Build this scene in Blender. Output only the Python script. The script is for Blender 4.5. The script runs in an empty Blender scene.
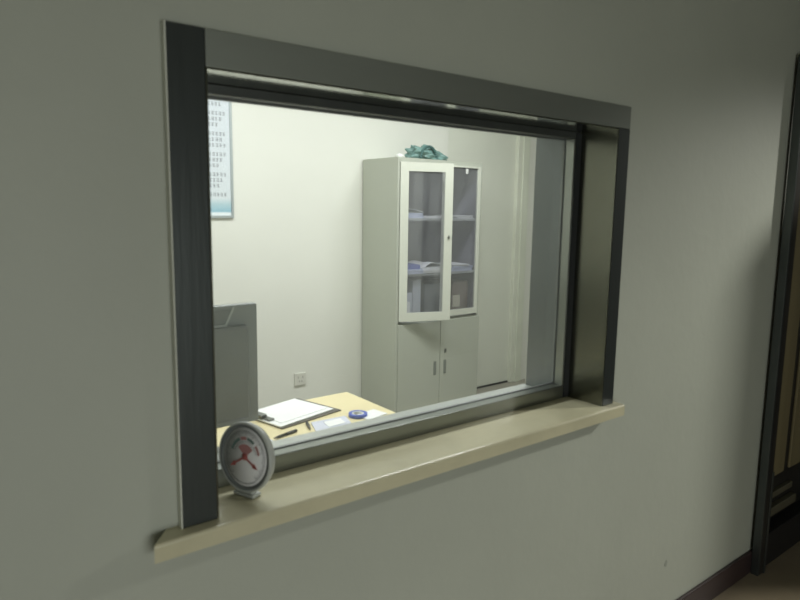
import bpy, bmesh, math, random
from mathutils import Vector, Matrix, noise
random.seed(7)
C = bpy.context.scene.collection
PI = math.pi

# ------------------------------------------------------------------ materials
def s2l(c):
    return tuple(((v/255)/12.92 if v/255 <= .04045 else ((v/255+.055)/1.055)**2.4) for v in c)
MATS = {}
def mat(name, rgb, rough=.6, metal=0., var=.06, scale=6., bump=0., bscale=60., stretch=None, spec=.5, emit=None, coat=0.):
    if name in MATS: return MATS[name]
    m = bpy.data.materials.new(name); m.use_nodes = True
    nt = m.node_tree; b = nt.nodes['Principled BSDF']
    col = s2l(rgb)
    tc = nt.nodes.new('ShaderNodeTexCoord'); mp = nt.nodes.new('ShaderNodeMapping')
    nt.links.new(tc.outputs['Object'], mp.inputs['Vector'])
    if stretch: mp.inputs['Scale'].default_value = stretch
    n = nt.nodes.new('ShaderNodeTexNoise'); n.inputs['Scale'].default_value = scale; n.inputs['Detail'].default_value = 4
    nt.links.new(mp.outputs['Vector'], n.inputs['Vector'])
    r = nt.nodes.new('ShaderNodeValToRGB')
    r.color_ramp.elements[0].position = .3; r.color_ramp.elements[1].position = .7
    r.color_ramp.elements[0].color = tuple(v*(1-var) for v in col)+(1,)
    r.color_ramp.elements[1].color = tuple(min(1, v*(1+var)) for v in col)+(1,)
    nt.links.new(n.outputs['Fac'], r.inputs['Fac']); nt.links.new(r.outputs['Color'], b.inputs['Base Color'])
    b.inputs['Roughness'].default_value = rough; b.inputs['Metallic'].default_value = metal
    b.inputs['Specular IOR Level'].default_value = spec
    b.inputs['Coat Weight'].default_value = coat
    if bump:
        n2 = nt.nodes.new('ShaderNodeTexNoise'); n2.inputs['Scale'].default_value = bscale; n2.inputs['Detail'].default_value = 3
        nt.links.new(mp.outputs['Vector'], n2.inputs['Vector'])
        bp = nt.nodes.new('ShaderNodeBump'); bp.inputs['Strength'].default_value = bump; bp.inputs['Distance'].default_value = .01
        nt.links.new(n2.outputs['Fac'], bp.inputs['Height']); nt.links.new(bp.outputs['Normal'], b.inputs['Normal'])
    if emit:
        b.inputs['Emission Color'].default_value = col+(1,); b.inputs['Emission Strength'].default_value = emit
    MATS[name] = m
    return m

hall_paint = mat('hall_wall_paint', (176, 180, 168), .55, var=.035, scale=2.2, bump=.12, bscale=25)
room_paint = mat('room_wall_paint', (228, 229, 220), .6, var=.02, scale=1.5, bump=.06, bscale=25)
ceil_paint = mat('ceiling_paint', (215, 216, 208), .8, var=.02)
hall_floor = mat('hall_floor_tile', (140, 128, 108), .3, var=.15, scale=5)
room_floor = mat('room_floor_tile', (150, 146, 135), .35, var=.08, scale=5)
base_wood = mat('baseboard_brown', (54, 42, 42), .4, var=.2, scale=5)
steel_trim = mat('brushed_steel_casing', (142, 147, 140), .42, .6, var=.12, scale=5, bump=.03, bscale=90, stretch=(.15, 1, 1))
steel_shaded = mat('shaded_brushed_steel', (70, 75, 74), .36, .6, var=.08, scale=7, bump=.04, bscale=90, stretch=(1, 1, .08))  # side casings: darker copy of the casing steel, dim reflections put into colour
steel_soffit = mat('polished_steel_lining', (165, 168, 158), .10, 1., var=.06, scale=5, stretch=(.1, 1, 1))
steel_jamb = mat('steel_jamb_lining', (120, 121, 110), .26, 1., var=.10, scale=5, bump=.03, bscale=60, stretch=(1, 1, .1))
steel_bar = mat('steel_frame_bar', (150, 154, 149), .30, .95, var=.08, scale=12, stretch=(.2, 1, .2))
gasket = mat('rubber_gasket', (34, 37, 38), .6)
stone = mat('cream_stone_sill', (198, 193, 164), .24, var=.07, scale=9, bump=.03)
stone_edge = mat('stone_chip', (205, 207, 198), .8, var=.1, scale=30)
cab_body = mat('cabinet_enamel', (180, 184, 171), .42, var=.015)
cab_door = mat('cabinet_door_enamel', (210, 213, 200), .4, var=.015)
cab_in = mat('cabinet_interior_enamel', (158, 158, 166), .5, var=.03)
lockm = mat('lock_metal', (130, 132, 128), .35, 1.)
dark_plastic = mat('dark_recess', (70, 74, 70), .5)
paper = mat('white_paper', (236, 238, 236), .7, var=.02)
paper_b = mat('bluish_paper', (196, 204, 222), .7, var=.04)
paper_blue = mat('blue_cover', (92, 104, 168), .6, var=.1)
teal = mat('teal_plastic', (108, 142, 136), .4, var=.2, scale=18)
binder = mat('pale_binder', (192, 198, 206), .5, var=.05)
grey_box = mat('grey_box_card', (106, 110, 112), .6, var=.05)
brown_box = mat('brown_card', (118, 104, 92), .7, var=.08)
cream_lab = mat('cream_label', (206, 202, 176), .7)
mon = mat('monitor_grey', (124, 128, 126), .5, var=.03)
mon_l = mat('monitor_light_grey', (140, 145, 143), .45, var=.03)
mon_edge = mat('monitor_edge_light', (172, 177, 174), .4, var=.02)
desk_wood = mat('pale_maple_laminate', (226, 214, 170), .4, var=.05, scale=4, stretch=(.2, 2, 1))
clip_board = mat('clipboard_dark', (96, 92, 84), .5, var=.1)
black_pl = mat('black_plastic', (36, 38, 40), .4)
blue_pl = mat('blue_plastic', (92, 110, 192), .35, var=.1)
lav = mat('frosted_sleeve', (206, 210, 226), .25, var=.05, scale=30)
white_pl = mat('white_plastic', (222, 224, 220), .35, var=.02)
dial_rim = mat('dial_rim_plastic', (176, 180, 174), .35, var=.04)
dial_ring = mat('dial_groove_grey', (112, 118, 118), .5, var=.04)
dial_face = mat('dial_face_white', (252, 252, 252), .6, var=.02)
red = mat('dial_red', (176, 88, 82), .5)
pink = mat('dial_pink', (196, 140, 138), .5)
greenish = mat('dial_green', (108, 134, 128), .5)
tick = mat('dial_ticks', (96, 98, 100), .5)
ink = mat('poster_ink', (150, 155, 160), .7)
alu = mat('poster_frame_alu', (186, 194, 196), .3, .6)
door_gold = mat('door_panel_beige', (128, 118, 88), .35, var=.15, scale=3, stretch=(3, 1, .2))
door_dark = mat('door_frame_dark', (62, 60, 56), .35, .5, var=.1)
door_edge = mat('door_steel_edge', (92, 97, 96), .35, .8, var=.1)
rail_light = mat('door_rail_steel', (150, 146, 124), .3, .7)
kick = mat('kick_plate_dark', (30, 30, 32), .4)
door_white = mat('room_door_paint', (226, 229, 216), .5, var=.015)
socket_m = mat('socket_plate', (214, 214, 204), .4)

def glass_mat(name, tint, fac_haze=.0, rough=.02, ior=1.45):
    m = bpy.data.materials.new(name); m.use_nodes = True; nt = m.node_tree
    for n in list(nt.nodes): nt.nodes.remove(n)
    out = nt.nodes.new('ShaderNodeOutputMaterial'); tr = nt.nodes.new('ShaderNodeBsdfTransparent')
    gl = nt.nodes.new('ShaderNodeBsdfGlossy'); lw = nt.nodes.new('ShaderNodeLayerWeight'); lw.inputs[0].default_value = .5; pw = nt.nodes.new('ShaderNodeMath'); pw.operation = 'POWER'; pw.inputs[1].default_value = 5; fr = nt.nodes.new('ShaderNodeMath'); fr.operation = 'MULTIPLY_ADD'; fr.inputs[1].default_value = .9; fr.inputs[2].default_value = .04; nt.links.new(lw.outputs['Facing'], pw.inputs[0]); nt.links.new(pw.outputs[0], fr.inputs[0]); mx = nt.nodes.new('ShaderNodeMixShader')
    df = nt.nodes.new('ShaderNodeBsdfDiffuse'); mx2 = nt.nodes.new('ShaderNodeMixShader')
    nz = nt.nodes.new('ShaderNodeTexNoise'); nz.inputs['Scale'].default_value = 3
    mul = nt.nodes.new('ShaderNodeMath'); mul.operation = 'MULTIPLY'; mul.inputs[1].default_value = fac_haze*2
    nt.links.new(nz.outputs['Fac'], mul.inputs[0])
    tr.inputs['Color'].default_value = tint+(1,); gl.inputs['Roughness'].default_value = rough
    df.inputs['Color'].default_value = (.75, .78, .75, 1)
    nt.links.new(fr.outputs[0], mx.inputs[0]); nt.links.new(tr.outputs[0], mx.inputs[1]); nt.links.new(gl.outputs[0], mx.inputs[2])
    nt.links.new(mul.outputs[0], mx2.inputs[0]); nt.links.new(mx.outputs[0], mx2.inputs[1]); nt.links.new(df.outputs[0], mx2.inputs[2])
    nt.links.new(mx2.outputs[0], out.inputs['Surface'])
    return m
glass = glass_mat('window_glass', (.95, .96, .95), .035)
cab_glass = glass_mat('cabinet_glass', (.91, .91, .94), .08)
dial_glass = glass_mat('dial_glass', (.96, .96, .96), .06)

# ------------------------------------------------------------------ mesh helpers
class MB:
    def __init__(s): s.bm = bmesh.new(); s.mats = []
    def mi(s, m):
        if m is None: return 0
        if m not in s.mats: s.mats.append(m)
        return s.mats.index(m)
    def _tag(s, geom, m, M=None, bevel=0, seg=2):
        vs = [g for g in geom if isinstance(g, bmesh.types.BMVert)]
        if M is not None: bmesh.ops.transform(s.bm, matrix=M, verts=vs)
        fs = set(f for v in vs for f in v.link_faces)
        i = s.mi(m)
        for f in fs: f.material_index = i
        if bevel:
            es = list(set(e for v in vs for e in v.link_edges))
            r = bmesh.ops.bevel(s.bm, geom=es, offset=bevel, segments=seg, profile=.5, affect='EDGES', clamp_overlap=True)
            for f in r['faces']: f.material_index = i
    def box(s, x0, x1, y0, y1, z0, z1, m=None, bevel=0, M=None, seg=2):
        g = bmesh.ops.create_cube(s.bm, size=1)
        T = Matrix.Translation(((x0+x1)/2, (y0+y1)/2, (z0+z1)/2)) @ Matrix.Diagonal((x1-x0, y1-y0, z1-z0, 1))
        if M is not None: T = M @ T
        s._tag(g['verts'], m, T, bevel, seg); return s
    def cyl(s, r, depth, M, m=None, r2=None, seg=48, bevel=0):
        g = bmesh.ops.create_cone(s.bm, cap_ends=True, segments=seg, radius1=r, radius2=r if r2 is None else r2, depth=depth)
        s._tag(g['verts'], m, M, bevel); return s
    def lathe(s, prof, M, m=None, seg=64):
        rings = []
        for (r, z) in prof:
            if r < 1e-6: rings.append([s.bm.verts.new(M @ Vector((0, 0, z)))])
            else: rings.append([s.bm.verts.new(M @ Vector((r*math.cos(2*PI*i/seg), r*math.sin(2*PI*i/seg), z))) for i in range(seg)])
        k = s.mi(m)
        for a, b in zip(rings, rings[1:]):
            for i in range(seg):
                j = (i+1) % seg
                if len(a) == 1 and len(b) == 1: continue
                if len(a) == 1: f = s.bm.faces.new((a[0], b[i], b[j]))
                elif len(b) == 1: f = s.bm.faces.new((a[i], b[0], a[j]))
                else: f = s.bm.faces.new((a[i], b[i], b[j], a[j]))
                f.material_index = k; f.smooth = True
        return s
    def poly(s, pts, m=None, thick=0, up=Vector((0, 0, 1))):
        k = s.mi(m)
        lo = [s.bm.verts.new(Vector(p)) for p in pts]
        if not thick:
            f = s.bm.faces.new(lo); f.material_index = k; return s
        hi = [s.bm.verts.new(Vector(p)+up*thick) for p in pts]
        n = len(pts); F = [s.bm.faces.new(hi), s.bm.faces.new(lo[::-1])]
        for i in range(n): F.append(s.bm.faces.new((lo[i], lo[(i+1) % n], hi[(i+1) % n], hi[i])))
        for f in F: f.material_index = k
        return s
    def build(s, name, m=None, parent=None, smooth=False, loc=None, recalc=True):
        if recalc: bmesh.ops.recalc_face_normals(s.bm, faces=s.bm.faces)
        if smooth:
            for f in s.bm.faces: f.smooth = True
        me = bpy.data.meshes.new(name)
        o = bpy.data.objects.new(name, me); C.objects.link(o)
        if loc is not None:
            bmesh.ops.translate(s.bm, verts=s.bm.verts, vec=-Vector(loc)); o.location = loc
        s.bm.to_mesh(me); s.bm.free()
        if s.mats and not (len(s.mats) == 1 and s.mats[0] is None):
            for q in s.mats: me.materials.append(q if q else m)
        else: me.materials.append(m)
        if parent is not None:
            o.parent = parent
            w = Vector((0, 0, 0)); p = parent
            Mi = parent_world(parent).inverted()
            o.matrix_parent_inverse = Mi
        return o
def parent_world(p):
    L = Matrix.Translation(p.location) @ p.rotation_euler.to_matrix().to_4x4()
    if p.parent is None: return L
    return parent_world(p.parent) @ p.matrix_parent_inverse @ L
def tag(o, label, cat, group=None):
    o['label'] = label; o['category'] = cat
    if group: o['group'] = group
    return o
def thing(name, loc, label, cat, group=None):
    o = bpy.data.objects.new(name, None); C.objects.link(o); o.location = loc; o.empty_display_size = .1
    return tag(o, label, cat, group)
def struct(o): o['kind'] = 'structure'; return o
def sempty(name, loc):
    o = bpy.data.objects.new(name, None); C.objects.link(o); o.location = loc; o['kind'] = 'structure'; return o
def T(x, y, z): return Matrix.Translation((x, y, z))
def Rz(a): return Matrix.Rotation(a, 4, 'Z')
def Rx(a): return Matrix.Rotation(a, 4, 'X')
def Ry(a): return Matrix.Rotation(a, 4, 'Y')

H = 1.51          # eye height
# ------------------------------------------------------------------ shell
WT = .275          # partition thickness
ox0, ox1, oz0, oz1 = .423, 1.60, .938, 1.737      # clear opening of the window
dx0, dx1, dz1 = 2.80, 3.72, 2.08                # hall door opening
XL, XR = -2.6, 5.6
YB = -3.4
CH = 2.85
wb = MB()
z_s = .905
rects = [(XL, ox0, 0, CH), (ox0, ox1, 0, z_s), (ox0, ox1, oz1, CH), (ox1, dx0, 0, CH), (dx0, dx1, dz1, CH), (dx1, XR, 0, CH)]
for a, b, c, d in rects: wb.box(a, b, .0, WT, c, d, None)
wf = struct(wb.build('wall_front', hall_paint))
# room-side skin of the partition is painted brighter
wb = MB()
for a, b, c, d in rects: wb.box(a, b, WT, WT+.004, c, d, None)
struct(wb.build('wall_front_inner', room_paint))
struct(MB().box(XL, XR, WT, 2.78, -.08, 0).build('floor', room_floor))
struct(MB().box(XL, XR, YB, WT, -.08, 0).build('floor_hall', hall_floor))
struct(MB().box(XL-.1, XR+.1, YB-.1, 2.78, CH, CH+.1).build('ceiling', ceil_paint))
# back wall of the room with the doorway of the white door
bdx0, bdx1 = 3.36, 4.20
bw = MB()
BY = 2.66
for a, b, c, d in [(XL, bdx0, 0, CH), (bdx0, bdx1, 2.38, CH), (bdx1, XR, 0, CH)]: bw.box(a, b, BY, BY+.15, c, d)
struct(bw.build('wall_back', room_paint))
struct(MB().box(XL-.1, XL, YB, 0, 0, CH).build('wall_hall_left', hall_paint))
struct(MB().box(-.75, -.65, WT+.004, BY, 0, CH).build('wall_left', room_paint))
struct(MB().box(XR, XR+.1, YB, BY, 0, CH).build('wall_right', hall_paint))
struct(MB().box(XL, XR, YB-.1, YB, 0, CH).build('wall_hall_back', hall_paint))
# baseboards
struct(MB().box(XL, dx0, -.014, 0, 0, .098, bevel=.004).build('baseboard_front', base_wood))
struct(MB().box(-.65, bdx0-.05, BY-.012, BY, 0, .08).build('baseboard_back', mat('room_base', (150, 150, 140), .5)))

# ------------------------------------------------------------------ window_1
w1 = sempty('window_1', (ox0, 0, oz0))
b = MB()
tx0, tx1, tz1 = .359, 1.653, 1.799
tf = -.018
# face casing
b.box(tx0, ox0, tf, 0, oz0, tz1, steel_shaded, bevel=.002)
b.build('casing', steel_shaded, w1)
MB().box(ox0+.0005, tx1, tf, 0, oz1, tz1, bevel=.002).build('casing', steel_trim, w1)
MB().box(ox1, tx1, tf, 0, oz0, oz1-.0005, bevel=.002).build('casing', steel_shaded, w1)
# linings
MB().box(ox0, ox1, tf+.001, .106, oz1-.003, oz1).build('soffit_lining', steel_soffit, w1)
MB().box(ox1-.003, ox1, tf+.001, .106, oz0, oz1-.003).build('jamb_lining', steel_jamb, w1)
MB().box(ox0, ox0+.003, tf+.001, .106, oz0, oz1-.003).build('jamb_lining', steel_jamb, w1)
inl = mat('inner_reveal_steel', (118, 123, 124), .33, 1., var=.10, scale=6, stretch=(1, 1, .3))
MB().box(ox1-.003, ox1, .148, WT, oz0, oz1-.003).build('inner_jamb_lining', inl, w1)
MB().box(ox0, ox0+.003, .148, WT, oz0, oz1-.003).build('inner_jamb_lining', inl, w1)
MB().box(ox0, ox1, .148, WT, oz1-.003, oz1).build('inner_soffit_lining', inl, w1)
MB().box(ox0, ox1, .150, WT+.01, oz0-.02, oz0).build('inner_sill', mat('inner_sill_steel', (186, 190, 186), .35, .5, var=.06, scale=14), w1)
# glazing bars
fx0, fx1, fz0, fz1 = ox0+.03, ox1-.032, oz0+.040, oz1-.022
bar_shaded = mat('bar_face_shaded', (88, 92, 90), .4, .6, var=.1, scale=20)  # top rail: dark reflection put into the colour of the bar steel
f = MB()
f.box(ox0+.003, ox1-.003, .106, .148, oz0, fz0, bevel=.002)
fr_b = f.build('frame_rail', steel_bar, w1)
MB().box(ox0+.003, ox1-.003, .106, .148, fz1, oz1-.003, bevel=.002).build('frame_rail', bar_shaded, w1)
MB().box(ox0+.003, fx0, .106, .148, fz0, fz1, bevel=.002).build('frame_stile', steel_bar, w1)
MB().box(fx1, ox1-.003, .106, .148, fz0, fz1, bevel=.002).build('frame_stile', steel_bar, w1)
MB().box(fx1+.006, ox1-.0035, .1030, .1065, fz0-.036, fz1+.016).build('gasket', gasket, w1)
g = MB()
g.box(fx0, fx1, .138, .147, fz0, fz0+.0022); g.box(fx0, fx1, .138, .147, fz1-.004, fz1)
g.box(fx0, fx0+.004, .138, .147, fz0+.004, fz1-.004); g.box(fx1-.004, fx1, .138, .147, fz0+.004, fz1-.004)
g.build('glazing_bead', mat('bead_grey', (120, 124, 122), .4, .5), w1)
MB().box(fx0+.004, fx1-.004, .1415, .1440, fz0+.004, fz1-.004).build('glass_pane', glass, w1)
# stone sill with chipped left nose
s = MB()
s.poly([(.300, -.046, .905), (1.672, -.046, .905), (1.672, 0, .905), (ox1, 0, .905), (ox1, .106, .905), (ox0, .106, .905), (ox0, 0, .905), (.335, 0, .905)], stone, .033)
s.bm.normal_update()
s.mi(stone_edge)
for fc_ in s.bm.faces:
    if fc_.calc_center_median().x < .33 and abs(fc_.normal.z) < .5: fc_.material_index = 1
bmesh.ops.bevel(s.bm, geom=[e for e in s.bm.edges if all(v.co.z > .93 and v.co.y < -.04 for v in e.verts)], offset=.006, segments=3, profile=.5, affect='EDGES')
sill = s.build('window_sill', stone, w1)
MB().poly([(2.060, -.0012, .262), (2.072, -.0012, .258), (2.076, -.0012, .276), (2.068, -.0012, .284), (2.059, -.0012, .274)], None, .001, Vector((0, 1, 0))).build('wall_scuff', mat('scuff_grey', (152, 156, 146), .8), wf)
# pale strip on the casing's left side, lit look put into its colour
MB().box(tx0-.0025, tx0, -.0175, 0, oz0, tz1).build('lit_side_strip', mat('lit_casing_side', (214, 216, 204), .7), w1)

# ------------------------------------------------------------------ hall door on the right (door_1) with a leaning post
d1 = sempty('door_1', (dx0, 0, 0))
a_post = math.radians(.7)
px = 2.775
Mp = T(px, 0, 0) @ Ry(-a_post)
MB().box(-.030, .020, -.046, -.0145, 0, 2.10, M=Mp, bevel=.003).build('door_post', door_dark, d1)
MB().box(-.036, -.022, -.046, -.0145, 0, 2.098, M=Mp, bevel=.002).build('post_edge', door_edge, d1)
MB().box(.006, .021, -.051, -.046, .0, .45, M=Mp, bevel=.002).build('post_guard', door_edge, d1)
MB().box(dx0-.02, dx1+.06, -.04, 0, 2.05, 2.11, bevel=.003).build('door_head', door_dark, d1)
MB().box(dx1, dx1+.06, -.04, 0, 0, 2.05, bevel=.003).build('door_post', door_dark, d1)
MB().box(dx0, dx1, .03, .07, 0, 2.08, bevel=.002).build('door_leaf', door_dark, d1)
for (a, c) in ((2.868, 3.07), (3.13, 3.36), (3.42, 3.66)):
    MB().box(a, c, .018, .03, .36, 2.0, bevel=.004).build('door_panel', door_gold, d1)
MB().box(dx0+.04, 3.16, .010, .03, .265, .292, bevel=.003).build('door_rail', rail_light, d1)
MB().box(dx0+.02, 3.20, .004, .03, .185, .225, bevel=.003).build('door_rail', rail_light, d1)
MB().box(dx0, dx1, -.030, .03, 0, .15, bevel=.003).build('kick_plate', kick, d1)

# unseen open leaf at right, added to cast the shadow beside the post
d3 = sempty('added_shadow_leaf', (3.80, -.05, 0))
MB().box(3.80, 3.84, -.92, -.05, .01, 2.10, bevel=.003).build('door_leaf', door_dark, d3)
MB().box(3.775, 3.80, -.86, -.82, 1.0, 1.12, bevel=.006).build('door_handle', lockm, d3)

# white room door beside the cabinet (door_3)
d4 = sempty('door_3', (bdx0, BY, 0))
MB().box(bdx0+.002, 4.142, BY+.02, BY+.06, .014, 2.375, bevel=.002).build('door_leaf', door_white, d4)
MB().box(4.142, 4.142+.05, BY-.012, BY+.10, 0, 2.38, bevel=.003).build('door_jamb', mat('jamb_white', (226, 229, 214), .5), d4)
MB().box(4.192, 4.27, BY-.022, BY, 0, 2.45, bevel=.003).build('door_casing', mat('casing_white', (222, 226, 210), .5), d4)
MB().box(bdx0-.06, 4.27, BY-.022, BY, 2.38, 2.45, bevel=.003).build('door_casing', mat('casing_white', (222, 226, 210), .5), d4)
MB().box(bdx0+.002, 4.142, BY+.015, BY+.14, 0, .013).build('door_gap_shade', gasket, d4)  # dark strip standing in for the shade in the gap under the door

# ------------------------------------------------------------------ cabinet
cx0, cx1, cy0, cy1, cz = 2.568, 3.345, 2.25, 2.65, 1.833
cab = thing('filing_cabinet', ((cx0+cx1)/2, (cy0+cy1)/2, 0), 'tall pale green-grey steel cabinet with glass upper doors against the back wall', 'cabinet')
t = .018
uz0, uz1 = .735, 1.805     # glazed section
b = MB()
b.box(cx0, cx0+t, cy0+.003, cy1, 0.04, cz, bevel=.002)
b.box(cx1-t, cx1, cy0+.02, cy1, 0.04, cz, bevel=.002)
b.box(cx0+t, cx1-t, cy0+.02, cy1, uz1, cz)
b.box(cx0+t, cx1-t, cy0+.022, cy1, uz0-.03, uz0)
b.box(cx0+t, cx1-t, cy0+.022, cy1, .04, .08)
b.box(cx0+.01, cx1-.01, cy0+.04, cy1-.01, 0, .04)
b.build('carcass', cab_body, cab)
MB().box(cx0+t, cx1-t, cy1-.012, cy1, .08, uz0-.03).build('back_panel', cab_body, cab)
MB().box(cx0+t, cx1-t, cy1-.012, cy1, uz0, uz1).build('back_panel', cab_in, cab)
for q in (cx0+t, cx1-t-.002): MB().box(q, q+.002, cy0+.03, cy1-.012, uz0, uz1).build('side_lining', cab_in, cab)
for z in (1.44, 1.065):
    MB().box(cx0+t+.002, cx1-t-.002, cy0+.03, cy1-.012, z-.018, z, bevel=.002).build('shelf', mat('shelf_enamel', (170, 174, 172), .5), cab)
def frame_door(w, z0, z1, st, M, m, top=None, bot=None):
    top = top or st; bot = bot or st
    f = MB()
    f.box(0, st, 0, .02, z0, z1, None, .0015, M); f.box(w-st, w, 0, .02, z0, z1, None, .0015, M)
    f.box(st, w-st, 0, .02, z1-top, z1, None, 0, M); f.box(st, w-st, 0, .02, z0, z0+bot, None, 0, M)
    return f
# left door ajar
Ml = T(cx0+.021, cy0, 0) @ Rz(math.radians(-19))
dl = frame_door(.372, .752, 1.803, .058, Ml, cab_door, .058, .058).build('glass_door', cab_door, cab)
dl['label'] = 'left glazed upper door standing ajar'
MB().box(.056, .316, .008, .012, .808, 1.747, M=Ml).build('pane', cab_glass, dl)
lk = MB(); lk.cyl(.007, .012, Ml @ T(.345, -.004, 1.315) @ Rx(PI/2), bevel=.002, seg=20); lk.box(.342, .348, -.012, -.004, 1.303, 1.327, M=Ml)
lk.build('lock', lockm, dl)
# right door closed
Mr = T(2.965, cy0, 0)
dr = frame_door(.352, .752, 1.803, .028, Mr, cab_door, .012, .040).build('glass_door', cab_door, cab)
MB().box(.026, .326, .008, .012, .79, 1.792, M=Mr).build('pane', cab_glass, dr)
MB().box(.205, .228, .003, .0075, 1.75, 1.785, M=Mr, bevel=.002).build('catch', white_pl, dr)
# lower doors
for i, (a, c) in enumerate(((cx0+.002, 2.963), (2.967, cx1-.002))):
    a = a+(.019 if i == 0 else 0)
    dd = MB().box(a, c, cy0, cy0+.02, .06, .728, bevel=.003).build('lower_door', cab_body, cab)
    hx = c-.045 if i == 0 else a+.045
    MB().box(hx-.012, hx+.012, cy0-.004, cy0, .34, .44, bevel=.002).build('handle', mat('handle_grey', (120, 126, 118), .4), dd)
    if i == 1: MB().box(hx-.008, hx+.008, cy0-.006, cy0, .49, .52, bevel=.002).build('lock', lockm, dd)

# things in and on the cabinet ------------------------------------
def sheets(name, cx, cy, z, w, d, th, rot, m, label, cat, group=None, n=3, curl=.0):
    """a booklet or loose stack of sheets with slightly shifted leaves"""
    M = T(cx, cy, z) @ Rz(math.radians(rot)); b = MB()
    for k in range(n):
        o = (random.uniform(-.006, .006), random.uniform(-.006, .006))
        b.box(-w/2+o[0], w/2+o[0], -d/2+o[1], d/2+o[1], th*k/n, th*(k+1)/n-.0002, m, 0, M @ Rz(random.uniform(-.05, .05)))
    o = b.build(name, m, loc=(cx, cy, z)); return tag(o, label, cat, group)
def curled(name, cx, cy, z, w, d, h, rot, m, label, cat, group=None, th=.002):
    """a bent sheet: soft sine arch"""
    M = T(cx, cy, z) @ Rz(math.radians(rot)); bm = MB(); N = 14; vs = []
    for i in range(N+1):
        u = i/N
        zz = h*math.sin(PI*u)*(.8+.2*math.cos(5*u))
        vs.append([bm.bm.verts.new(M @ Vector((-w/2+w*u, -d/2+d*v/4, zz+.1*h*math.sin(v*2)*math.sin(PI*u)))) for v in range(5)])
    for i in range(N):
        for v in range(4): bm.bm.faces.new((vs[i][v], vs[i+1][v], vs[i+1][v+1], vs[i][v+1]))
    o = bm.build(name, m, smooth=True, loc=(cx, cy, z))
    sd = o.modifiers.new('s', 'SOLIDIFY'); sd.thickness = th; sd.offset = 1
    return tag(o, label, cat, group)
us, ls, bs = 1.4402, 1.0652, .7352
sheets('paper_stack', 2.735, 2.43, us, .20, .24, .034, 8, paper_b, 'flat stack of white papers at the left of the upper cabinet shelf', 'papers')
curled('paper_sheet', 2.76, 2.41, us+.0345, .19, .18, .036, -6, paper, 'curled white sheet lying on the papers of the upper cabinet shelf', 'paper')
sheets('paper_stack', 2.94, 2.42, us, .17, .20, .014, -5, paper, 'thin white papers in the middle of the upper cabinet shelf', 'papers')
sheets('paper_stack', 3.20, 2.40, us, .17, .22, .020, 4, paper, 'white papers behind the right glass door on the upper cabinet shelf', 'papers')
sheets('booklet', 2.72, 2.39, ls, .17, .24, .030, 4, paper_b, 'pale booklets flat at the left of the lower cabinet shelf', 'booklet')
sheets('booklet', 2.73, 2.39, ls+.0305, .15, .20, .030, -8, paper_blue, 'blue booklet on top of the pale booklets on the lower cabinet shelf', 'booklet')
sheets('paper_stack', 2.925, 2.395, ls, .22, .24, .038, -3, paper, 'thick white paper pile in the middle of the lower cabinet shelf', 'papers')
curled('paper_sheet', 2.92, 2.39, ls+.0385, .20, .2, .040, 7, paper, 'bent white sheet on the thick paper pile of the lower cabinet shelf', 'paper')
sheets('paper_stack', 3.185, 2.40, ls, .20, .24, .034, 3, paper_b, 'bluish paper pile at the right end of the lower cabinet shelf', 'papers')
sheets('paper_sheet', 3.17, 2.38, ls+.0345, .17, .2, .012, -7, paper, 'white papers on the bluish pile, lower cabinet shelf, right end', 'paper')
# files standing in the bottom bay
def box_file(name, x0, x1, z1, m, label, lab=None):
    e = thing(name, ((x0+x1)/2, 2.42, bs), label, 'box file')
    MB().box(x0, x1, 2.32, 2.55, bs, z1, bevel=.003).build('case', m, e)
    if lab: MB().box(lab[0], lab[1], 2.3175, 2.32, lab[2], lab[3]).build('spine_label', lab[4], e)
    return e
box_file('box_file', 2.655, 2.758, .93, binder, 'short pale box file at the far left of the cabinet bottom bay', (2.67, 2.74, .78, .87, paper))
box_file('box_file', 2.762, 2.835, 1.015, mat('binder_white', (182, 188, 196), .5), 'taller pale file standing in the cabinet bottom bay')
box_file('box_file', 2.87, 3.10, .985, grey_box, 'wide dark grey box in the middle of the cabinet bottom bay')
box_file('box_file', 3.130, 3.285, .985, brown_box, 'brown box with cream label at the right of the cabinet bottom bay', (3.135, 3.205, .80, .885, cream_lab))
# teal crumpled bag on top
def lump(name, c, rad, m, amp, freq, label, cat, flat=0.):
    b = MB(); bmesh.ops.create_icosphere(b.bm, subdivisions=5, radius=1)
    for v in b.bm.verts:
        n = noise.fractal(v.co*freq, 1., 2., 4)
        p = v.co*(1+amp*n)
        z = p.z*rad[2]
        z = max(z, -rad[2]*.55)
        v.co = Vector((c[0]+p.x*rad[0], c[1]+p.y*rad[1], c[2]+z+rad[2]*.55))
    o = b.build(name, m, smooth=True, loc=c); return tag(o, label, cat)
bag = thing('plastic_bag', (2.93, 2.42, cz), 'crumpled teal plastic bag lying on top of the cabinet', 'bag')
b = MB(); bmesh.ops.create_icosphere(b.bm, subdivisions=5, radius=1)
for v in b.bm.verts:
    n = noise.fractal(v.co*1.9, 1., 2., 5); p = v.co*(1+.35*n)
    sx = (p.x+1)/2
    hgt = .085*(1-.62*max(0, min(1, sx)))
    z = max(p.z, -.5)*hgt
    v.co = Vector((2.955+p.x*.165, 2.42+p.y*.09, cz+.001+z+hgt*.5))
mn = min(v.co.z for v in b.bm.verts)
for v in b.bm.verts:
    v.co.z -= mn-cz-.0005
b.build('bag_body', teal, bag, smooth=True)
b = MB(); N = 16
for i in range(N):
    a0, a1 = PI*i/N, PI*(i+1)/N
    p0 = Vector((2.895-.07*math.cos(a0), 2.335, cz+.006+.085*math.sin(a0))); p1 = Vector((2.895-.07*math.cos(a1), 2.335, cz+.006+.085*math.sin(a1)))
    dv = p1-p0
    b.cyl(.009, dv.length*1.15, T(*((p0+p1)/2)) @ dv.to_track_quat('Z', 'Y').to_matrix().to_4x4(), seg=10)
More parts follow.
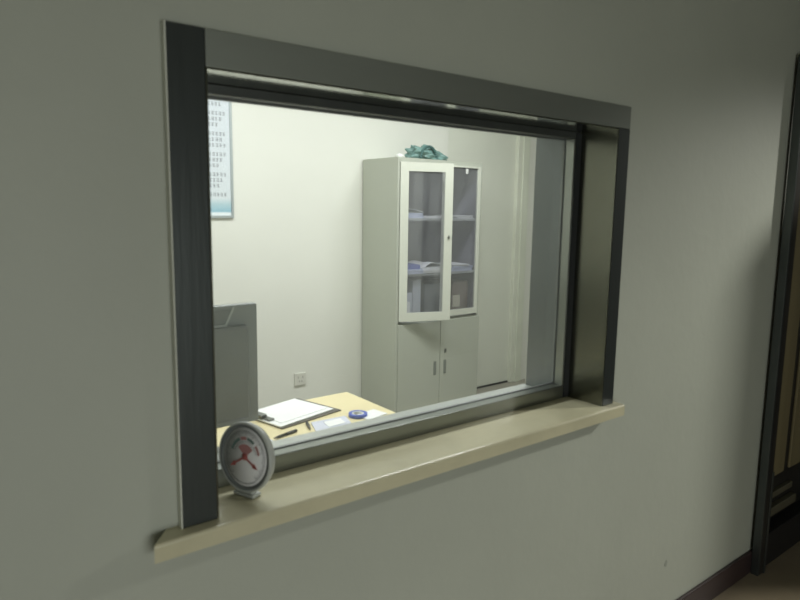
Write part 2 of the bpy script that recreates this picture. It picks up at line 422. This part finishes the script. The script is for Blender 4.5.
b.build('bag_handle', mat('teal_dark', (60, 100, 96), .4, var=.2, scale=20), bag, smooth=True)
knob = MB(); knob.lathe([(0, 0), (.026, 0), (.030, .006), (.028, .018), (.016, .026), (0, .028)], T(2.64, 2.33, cz))
tag(knob.build('round_cap', white_pl, loc=(2.64, 2.33, cz)), 'small white cap on the front left corner of the cabinet top', 'cap')

# ------------------------------------------------------------------ poster and socket on the back wall
p0x, p1x, pz0, pz1 = 1.05, 1.617, 1.432, 2.26
pos = thing('notice_board', ((p0x+p1x)/2, BY, pz0), 'white framed wall notice with rows of grey text and pale blue foot', 'notice')
f = MB(); fw = .014
f.box(p0x, p1x, BY-.016, BY-.001, pz0, pz0+fw); f.box(p0x, p1x, BY-.016, BY-.001, pz1-fw, pz1)
f.box(p0x, p0x+fw, BY-.016, BY-.001, pz0+fw, pz1-fw); f.box(p1x-fw, p1x, BY-.016, BY-.001, pz0+fw, pz1-fw)
f.build('frame', alu, pos)
pm = bpy.data.materials.new('notice_sheet'); pm.use_nodes = True; nt = pm.node_tree; bb = nt.nodes['Principled BSDF']
ge = nt.nodes.new('ShaderNodeNewGeometry'); sp = nt.nodes.new('ShaderNodeSeparateXYZ'); mr = nt.nodes.new('ShaderNodeMapRange'); cr = nt.nodes.new('ShaderNodeValToRGB')
nt.links.new(ge.outputs['Position'], sp.inputs[0]); nt.links.new(sp.outputs['Z'], mr.inputs['Value'])
mr.inputs['From Min'].default_value = pz0; mr.inputs['From Max'].default_value = pz1
nt.links.new(mr.outputs[0], cr.inputs['Fac']); nt.links.new(cr.outputs[0], bb.inputs['Base Color'])
E = cr.color_ramp.elements
E[0].position = .0; E[0].color = s2l((226, 236, 240))+(1,)
E[1].position = .035; E[1].color = s2l((232, 240, 242))+(1,)
for p, c in ((.045, (150, 192, 208)), (.10, (182, 208, 216)), (.14, (216, 224, 228)), (.9, (214, 221, 228)), (1., (180, 200, 214))):
    e = E.new(p); e.color = s2l(c)+(1,)
bb.inputs['Roughness'].default_value = .35
MB().box(p0x+fw, p1x-fw, BY-.009, BY-.001, pz0+fw, pz1-fw).build('sheet', pm, pos)
b = MB()
rng = random.Random(3)
z = pz1-.10
row = 0
while z > pz0+.135:
    end = p1x-.055-(rng.uniform(.0, .05) if row % 3 else 0)
    x = p0x+.06
    while x < end:
        w = .017
        # small block characters made of strokes
        for q in range(3):
            zz = z-.009+q*.008; b.box(x, x+w*rng.uniform(.6, 1), BY-.0098, BY-.009, zz, zz+.0035)
        xx = x+w*rng.uniform(.2, .7); b.box(xx, xx+.003, BY-.0099, BY-.009, z-.011, z+.011)
        x += .0225
    row += 1
    z -= .033 if row % 3 else .052
b.build('printed_text', ink, pos, recalc=False)
sk = thing('wall_socket', (2.068, BY, .35), 'small white wall socket low on the back wall above the desk', 'socket')
MB().box(2.025, 2.110, BY-.012, BY-.001, .31, .395, bevel=.003).build('plate', socket_m, sk)
b = MB()
for ax, az in ((2.05, .365), (2.085, .365), (2.058, .338), (2.077, .338)): b.box(ax-.003, ax+.003, BY-.0128, BY-.0118, az-.007, az+.007)
b.build('socket_slots', mat('slot_grey', (160, 160, 154), .6), sk)

# ------------------------------------------------------------------ desk
DZ = .76
desk = thing('desk', (.7, .68, 0), 'pale maple office desk pushed against the wall under the window', 'desk')
MB().box(-.10, 1.40, .302, 1.05, DZ-.025, DZ, bevel=.002).build('desktop', desk_wood, desk)
for x in (-.08, 1.355): MB().box(x, x+.025, .33, 1.03, 0, DZ-.025, bevel=.001).build('side_panel', desk_wood, desk)
MB().box(-.055, 1.355, .36, .378, .30, DZ-.025).build('modesty_panel', desk_wood, desk)
dz = DZ+.0004
# clipboard with sheets
cb = thing('clipboard', (1.1, .94, dz), 'dark clipboard holding white sheets, far side of the desk', 'clipboard')
def quad(pts, z, th, m, name, par=None): return MB().poly([(p[0], p[1], z) for p in pts], m, th).build(name, m, par)
A, B_, D_, E_ = (.966, .788), (1.245, .850), (1.185, 1.078), (1.03, 1.096)
quad([(.972, .794), (1.246, .852), (1.184, 1.075), (.930, 1.02)], dz, .004, clip_board, 'board', cb)
quad([(.972, .802), (1.222, .866), (1.165, 1.062), (.925, 1.00)], dz+.0045, .004, paper, 'sheets', cb)
quad([(.99, .830), (1.205, .885), (1.160, 1.03), (.955, .99)], dz+.0088, .0012, paper, 'top_sheet', cb)
Mc = T(.962, .925, dz+.009) @ Rz(math.radians(103))
c = MB(); c.box(-.055, .055, -.012, .012, 0, .006, bevel=.002, M=Mc); c.box(-.022, .022, -.006, .02, .006, .016, bevel=.003, M=Mc)
c.build('clip', lockm, cb)
# other papers and small objects
sheets('paper_stack', .84, 1.0, dz, .13, .12, .014, 8, paper, 'white papers on the desk beside the monitor, behind the dial', 'papers')
ps = MB().poly([(1.048, .690, dz), (1.195, .702, dz), (1.222, .788, dz), (1.085, .795, dz)], lav, .003).build('plastic_sleeve', lav)
tag(ps, 'pale lavender plastic sleeve on the desk in front of the clipboard', 'plastic sleeve')
ps2 = MB().poly([(1.11, .715, dz+.0035), (1.182, .722, dz+.0035), (1.19, .772, dz+.0035), (1.12, .77, dz+.0035)], paper, .001).build('note', paper)
tag(ps2, 'small white note lying on the lavender plastic sleeve', 'note')
sheets('paper_sheet', 1.312, .752, dz, .10, .07, .003, 12, paper, 'small white paper at the right front corner of the desk', 'paper', n=2)
sheets('paper_sheet', .80, .62, dz, .20, .28, .003, 3, lav, 'pale sheet lying on the desk behind the dial thermometer', 'paper', n=2)
sheets('paper_sheet', 1.20, .60, dz, .30, .15, .003, 2, lav, 'pale sheet on the desk near the window frame', 'paper', n=2)
tp = thing('tape_roll', (1.262, .765, dz), 'blue roll of tape lying on the desk right of the papers', 'tape')
MB().lathe([(.022, 0), (.034, 0), (.034, .012), (.022, .012), (.022, 0)], T(1.262, .765, dz), blue_pl, 40).build('roll', blue_pl, tp)
MB().lathe([(.018, .001), (.0215, .001), (.0215, .0115), (.018, .0115), (.018, .001)], T(1.262, .765, dz), white_pl, 40).build('core', white_pl, tp)
def pen(x, y, rot, L, m, label):
    e = thing('pen', (x, y, dz), label, 'pen')
    M = T(x, y, dz+.005) @ Rz(math.radians(rot)) @ Ry(PI/2)
    MB().lathe([(0, -L/2), (.0012, -L/2), (.0045, -L/2+.02), (.0048, .02), (.0048, L/2-.04)], M, m, 16).build('barrel', m, e)
    MB().lathe([(.0052, L/2-.045), (.0052, L/2-.003), (.003, L/2), (0, L/2)], M, black_pl, 16).build('cap', black_pl, e)
pen(.955, .735, 14, .10, black_pl, 'short black pen on the desk beside the dial thermometer')
pen(1.058, .765, 70, .075, clip_board, 'short dark pen stub at the left edge of the lavender sleeve')

# ------------------------------------------------------------------ monitor (seen from behind / the side facing the window)
mn_ = thing('computer_monitor', (.62, .72, DZ), 'grey computer monitor on the desk, half hidden by the left window frame', 'monitor')
my = .70
x0, x1, z0, z1 = .415, .845, .845, 1.215
MB().box(x0, x1, my, my+.03, z0, z1, mon_l, bevel=.004).build('screen_shell', mon_l, mn_)
# raised back housing with a bevelled upper shoulder
b = MB()
pts_o = [(x0+.03, z0+.012), (x1-.034, z0+.012), (x1-.034, z1-.065), (x1-.034, z1-.065)]
b.box(x0+.03, x1-.036, my-.022, my+.001, z0+.02, z1-.062, mon, bevel=.008)
b.build('back_housing', mon, mn_)
b = MB()   # recess in the top band
b.poly([(x0+.06, my-.002, z1-.056), (x1-.105, my-.002, z1-.056), (x1-.080, my-.002, z1-.012), (x0+.035, my-.002, z1-.012)], mon, .0022, Vector((0, 1, 0)))
b.build('recessed_band', mon, mn_)
b = MB()
b.poly([(x1-.105, my-.004, z1-.058), (x1-.098, my-.004, z1-.058), (x1-.073, my-.004, z1-.006), (x1-.080, my-.004, z1-.006)], mon_edge, .004, Vector((0, 1, 0)))
b.box(x0+.03, x1-.098, my-.006, my, z1-.063, z1-.056, mon_edge)
b.build('bevel_line', mon_edge, mn_)
MB().box(.60, .66, my-.01, my+.02, DZ+.012, z0+.03, bevel=.004).build('stand_neck', mon, mn_)
b = MB(); b.lathe([(0, 0), (.11, 0), (.115, .004), (.10, .011), (0, .013)], T(.63, my+.01, DZ+.0003), mon, 48); b.build('stand_base', mon, mn_)

# ------------------------------------------------------------------ dial thermometer-hygrometer on the sill
SZ = .938
dc = Vector((.507, .044, SZ+.080))
psi = math.radians(69)
n = Vector((-math.sin(psi), -math.cos(psi), 0))
th = thing('dial_thermometer', (dc.x, dc.y, SZ), 'round pale dial thermometer with red needles standing on the window sill', 'thermometer')
# local frame: z = out of the face, y = up, x = right seen from front
zax = (n+Vector((0, 0, .10))).normalized(); yax = (Vector((0, 0, 1))-zax*zax.z).normalized(); xax = yax.cross(zax)
Md = Matrix((xax.to_4d(), yax.to_4d(), zax.to_4d(), Vector((0, 0, 0, 1)))).transposed()
for i in range(3): Md[3][i] = 0
Md = T(*dc) @ Md
R = .070
MB().lathe([(0, -.018), (R*.80, -.018), (R*.93, -.014), (R*.99, -.005), (R, .001), (R*.985, .005), (R*.95, .006), (R*.91, .004), (R*.90, .0), (0, .0)], Md, dial_rim, 72).build('case', dial_rim, th)
MB().lathe([(R*.84, .0005), (R*.90, .0020), (R*.925, .0052), (R*.895, .0030), (R*.83, .0014)], Md, dial_ring, 72).build('inner_ring', dial_ring, th)
fc = MB().lathe([(0, .0012), (R*.85, .0012), (R*.85, .0004), (0, .0004)], Md, dial_face, 72).build('face', dial_face, th)
def arc(b, r0, r1, a0, a1, z, m, n_=24):
    k = b.mi(m); vs = []
    for i in range(n_+1):
        a = math.radians(a0+(a1-a0)*i/n_)
        vs.append((b.bm.verts.new(Md @ Vector((r0*math.cos(a), r0*math.sin(a), z))), b.bm.verts.new(Md @ Vector((r1*math.cos(a), r1*math.sin(a), z)))))
    for p, q in zip(vs, vs[1:]):
        f_ = b.bm.faces.new((p[0], p[1], q[1], q[0])); f_.material_index = k
b = MB()
for i in range(61):
    a = -50+280*i/60
    arc(b, R*(.66 if i % 5 else .60), R*.73, a-.5, a+.5, .0017, tick, 1)
arc(b, R*.735, R*.745, -50, 230, .0017, tick, 60)
for i in range(31):
    a = 20+140*i/30
    arc(b, R*.40, R*(.44 if i % 5 else .47), a-.7, a+.7, .0017, tick, 1)
arc(b, R*.74, R*.76, 232, 308, .0017, tick)
b.build('scale_marks', tick, th, recalc=False)
b = MB()
arc(b, R*.48, R*.57, 115, 165, .0016, greenish); arc(b, R*.48, R*.57, 55, 85, .0016, greenish)
arc(b, R*.48, R*.57, 88, 112, .0016, pink); arc(b, R*.10, R*.36, 40, 140, .0015, pink)
arc(b, R*.48, R*.57, 15, 45, .0016, pink)
b.build('colour_zones', pink, th, recalc=False)
def needle(ang, L, w, name):
    a = math.radians(ang); d = Vector((math.cos(a), math.sin(a), 0)); p = Vector((-d.y, d.x, 0))
    b = MB(); zc = .0024
    P = [d*(-.18*L)+p*w*.5, d*(.62*L)+p*w*.35, d*(.68*L)+p*w*1.1, d*L, d*(.68*L)-p*w*1.1, d*(.62*L)-p*w*.35, d*(-.18*L)-p*w*.5]
    b.poly([Md @ (q+Vector((0, 0, zc))) for q in P], red, .0008, zax)
    b.build(name, red, th)
needle(213, R*.64, .0045, 'needle'); needle(-28, R*.58, .0045, 'needle')
b = MB(); b.lathe([(0, .0042), (.006, .004), (.007, .002), (.007, .0018)], Md, red, 24); b.build('hub', red, th)
b = MB(); b.lathe([(0, .0062), (R*.5, .0058), (R*.91, .0046)], Md, dial_glass, 48); b.build('lens', dial_glass, th)
# foot: a curved clip-on base
b = MB()
Mf = T(dc.x, dc.y, SZ+.0003) @ Rz(math.atan2(xax.y, xax.x))
b.box(-.027, .027, -.010, .016, 0, .008, bevel=.0035, M=Mf, seg=3)
b.box(-.022, .022, -.006, .010, .006, .018, bevel=.004, M=Mf, seg=3)
b.build('foot', dial_rim, th)

# ------------------------------------------------------------------ lights
def area(name, loc, rot, size, power, col, sy=None):
    l = bpy.data.lights.new(name, 'AREA'); l.energy = power; l.color = col; l.size = size
    if sy: l.shape = 'RECTANGLE'; l.size_y = sy
    o = bpy.data.objects.new(name, l); C.objects.link(o); o.location = loc; o.rotation_euler = rot
    return o
# office ceiling fixtures
area('room_tube_light', (1.0, 1.5, 2.80), (0, 0, 0), 1.2, 35, (.97, .985, 1), .25)
area('room_tube_light', (2.7, 1.3, 2.80), (0, 0, 0), 1.2, 42, (.97, .985, 1), .25)
# hall: unseen spot added at right, cut by leaf; low fill added behind viewer
l = bpy.data.lights.new('hall_shadow_spot', 'SPOT'); l.energy = 360; l.color = (1, .99, .9); l.spot_size = math.radians(44); l.spot_blend = .9; l.shadow_soft_size = .10
o = bpy.data.objects.new('hall_shadow_spot', l); C.objects.link(o); o.location = (5.0, -1.71, 2.78)
o.rotation_euler = (Vector((2.1, 0, .35))-o.location).to_track_quat('-Z', 'Y').to_euler()
area('hall_fill_light', (.2, -3.25, .8), (math.radians(74), 0, math.radians(-12)), 1.7, 38, (.97, 1, .96), 1.2)  # fill with no visible source, added to brighten the hall wall

w = bpy.data.worlds.new('world'); bpy.context.scene.world = w; w.use_nodes = True
w.node_tree.nodes['Background'].inputs[0].default_value = (.5, .55, .5, 1); w.node_tree.nodes['Background'].inputs[1].default_value = .15

# ------------------------------------------------------------------ camera
cam = bpy.data.cameras.new('camera'); co = bpy.data.objects.new('camera', cam); C.objects.link(co)
bpy.context.scene.camera = co
Rm = Matrix(((0.79134926, -0.0753666, 0.6067011), (-0.61118491, -0.12156682, 0.78209623), (0.01481079, -0.98971783, -0.14226474)))
Rb = Rm @ Matrix.Diagonal((1, -1, -1))
co.matrix_world = T(0, -1.1, H) @ Rb.to_4x4()
cam.sensor_width = 36; cam.lens = 36*644/800; cam.clip_start = .02
cam.dof.use_dof = True; cam.dof.focus_distance = 30; cam.dof.aperture_fstop = (cam.lens/1000)/.0042
sc = bpy.context.scene
sc.view_settings.view_transform = 'Standard'; sc.view_settings.look = 'None'; sc.view_settings.exposure = 0
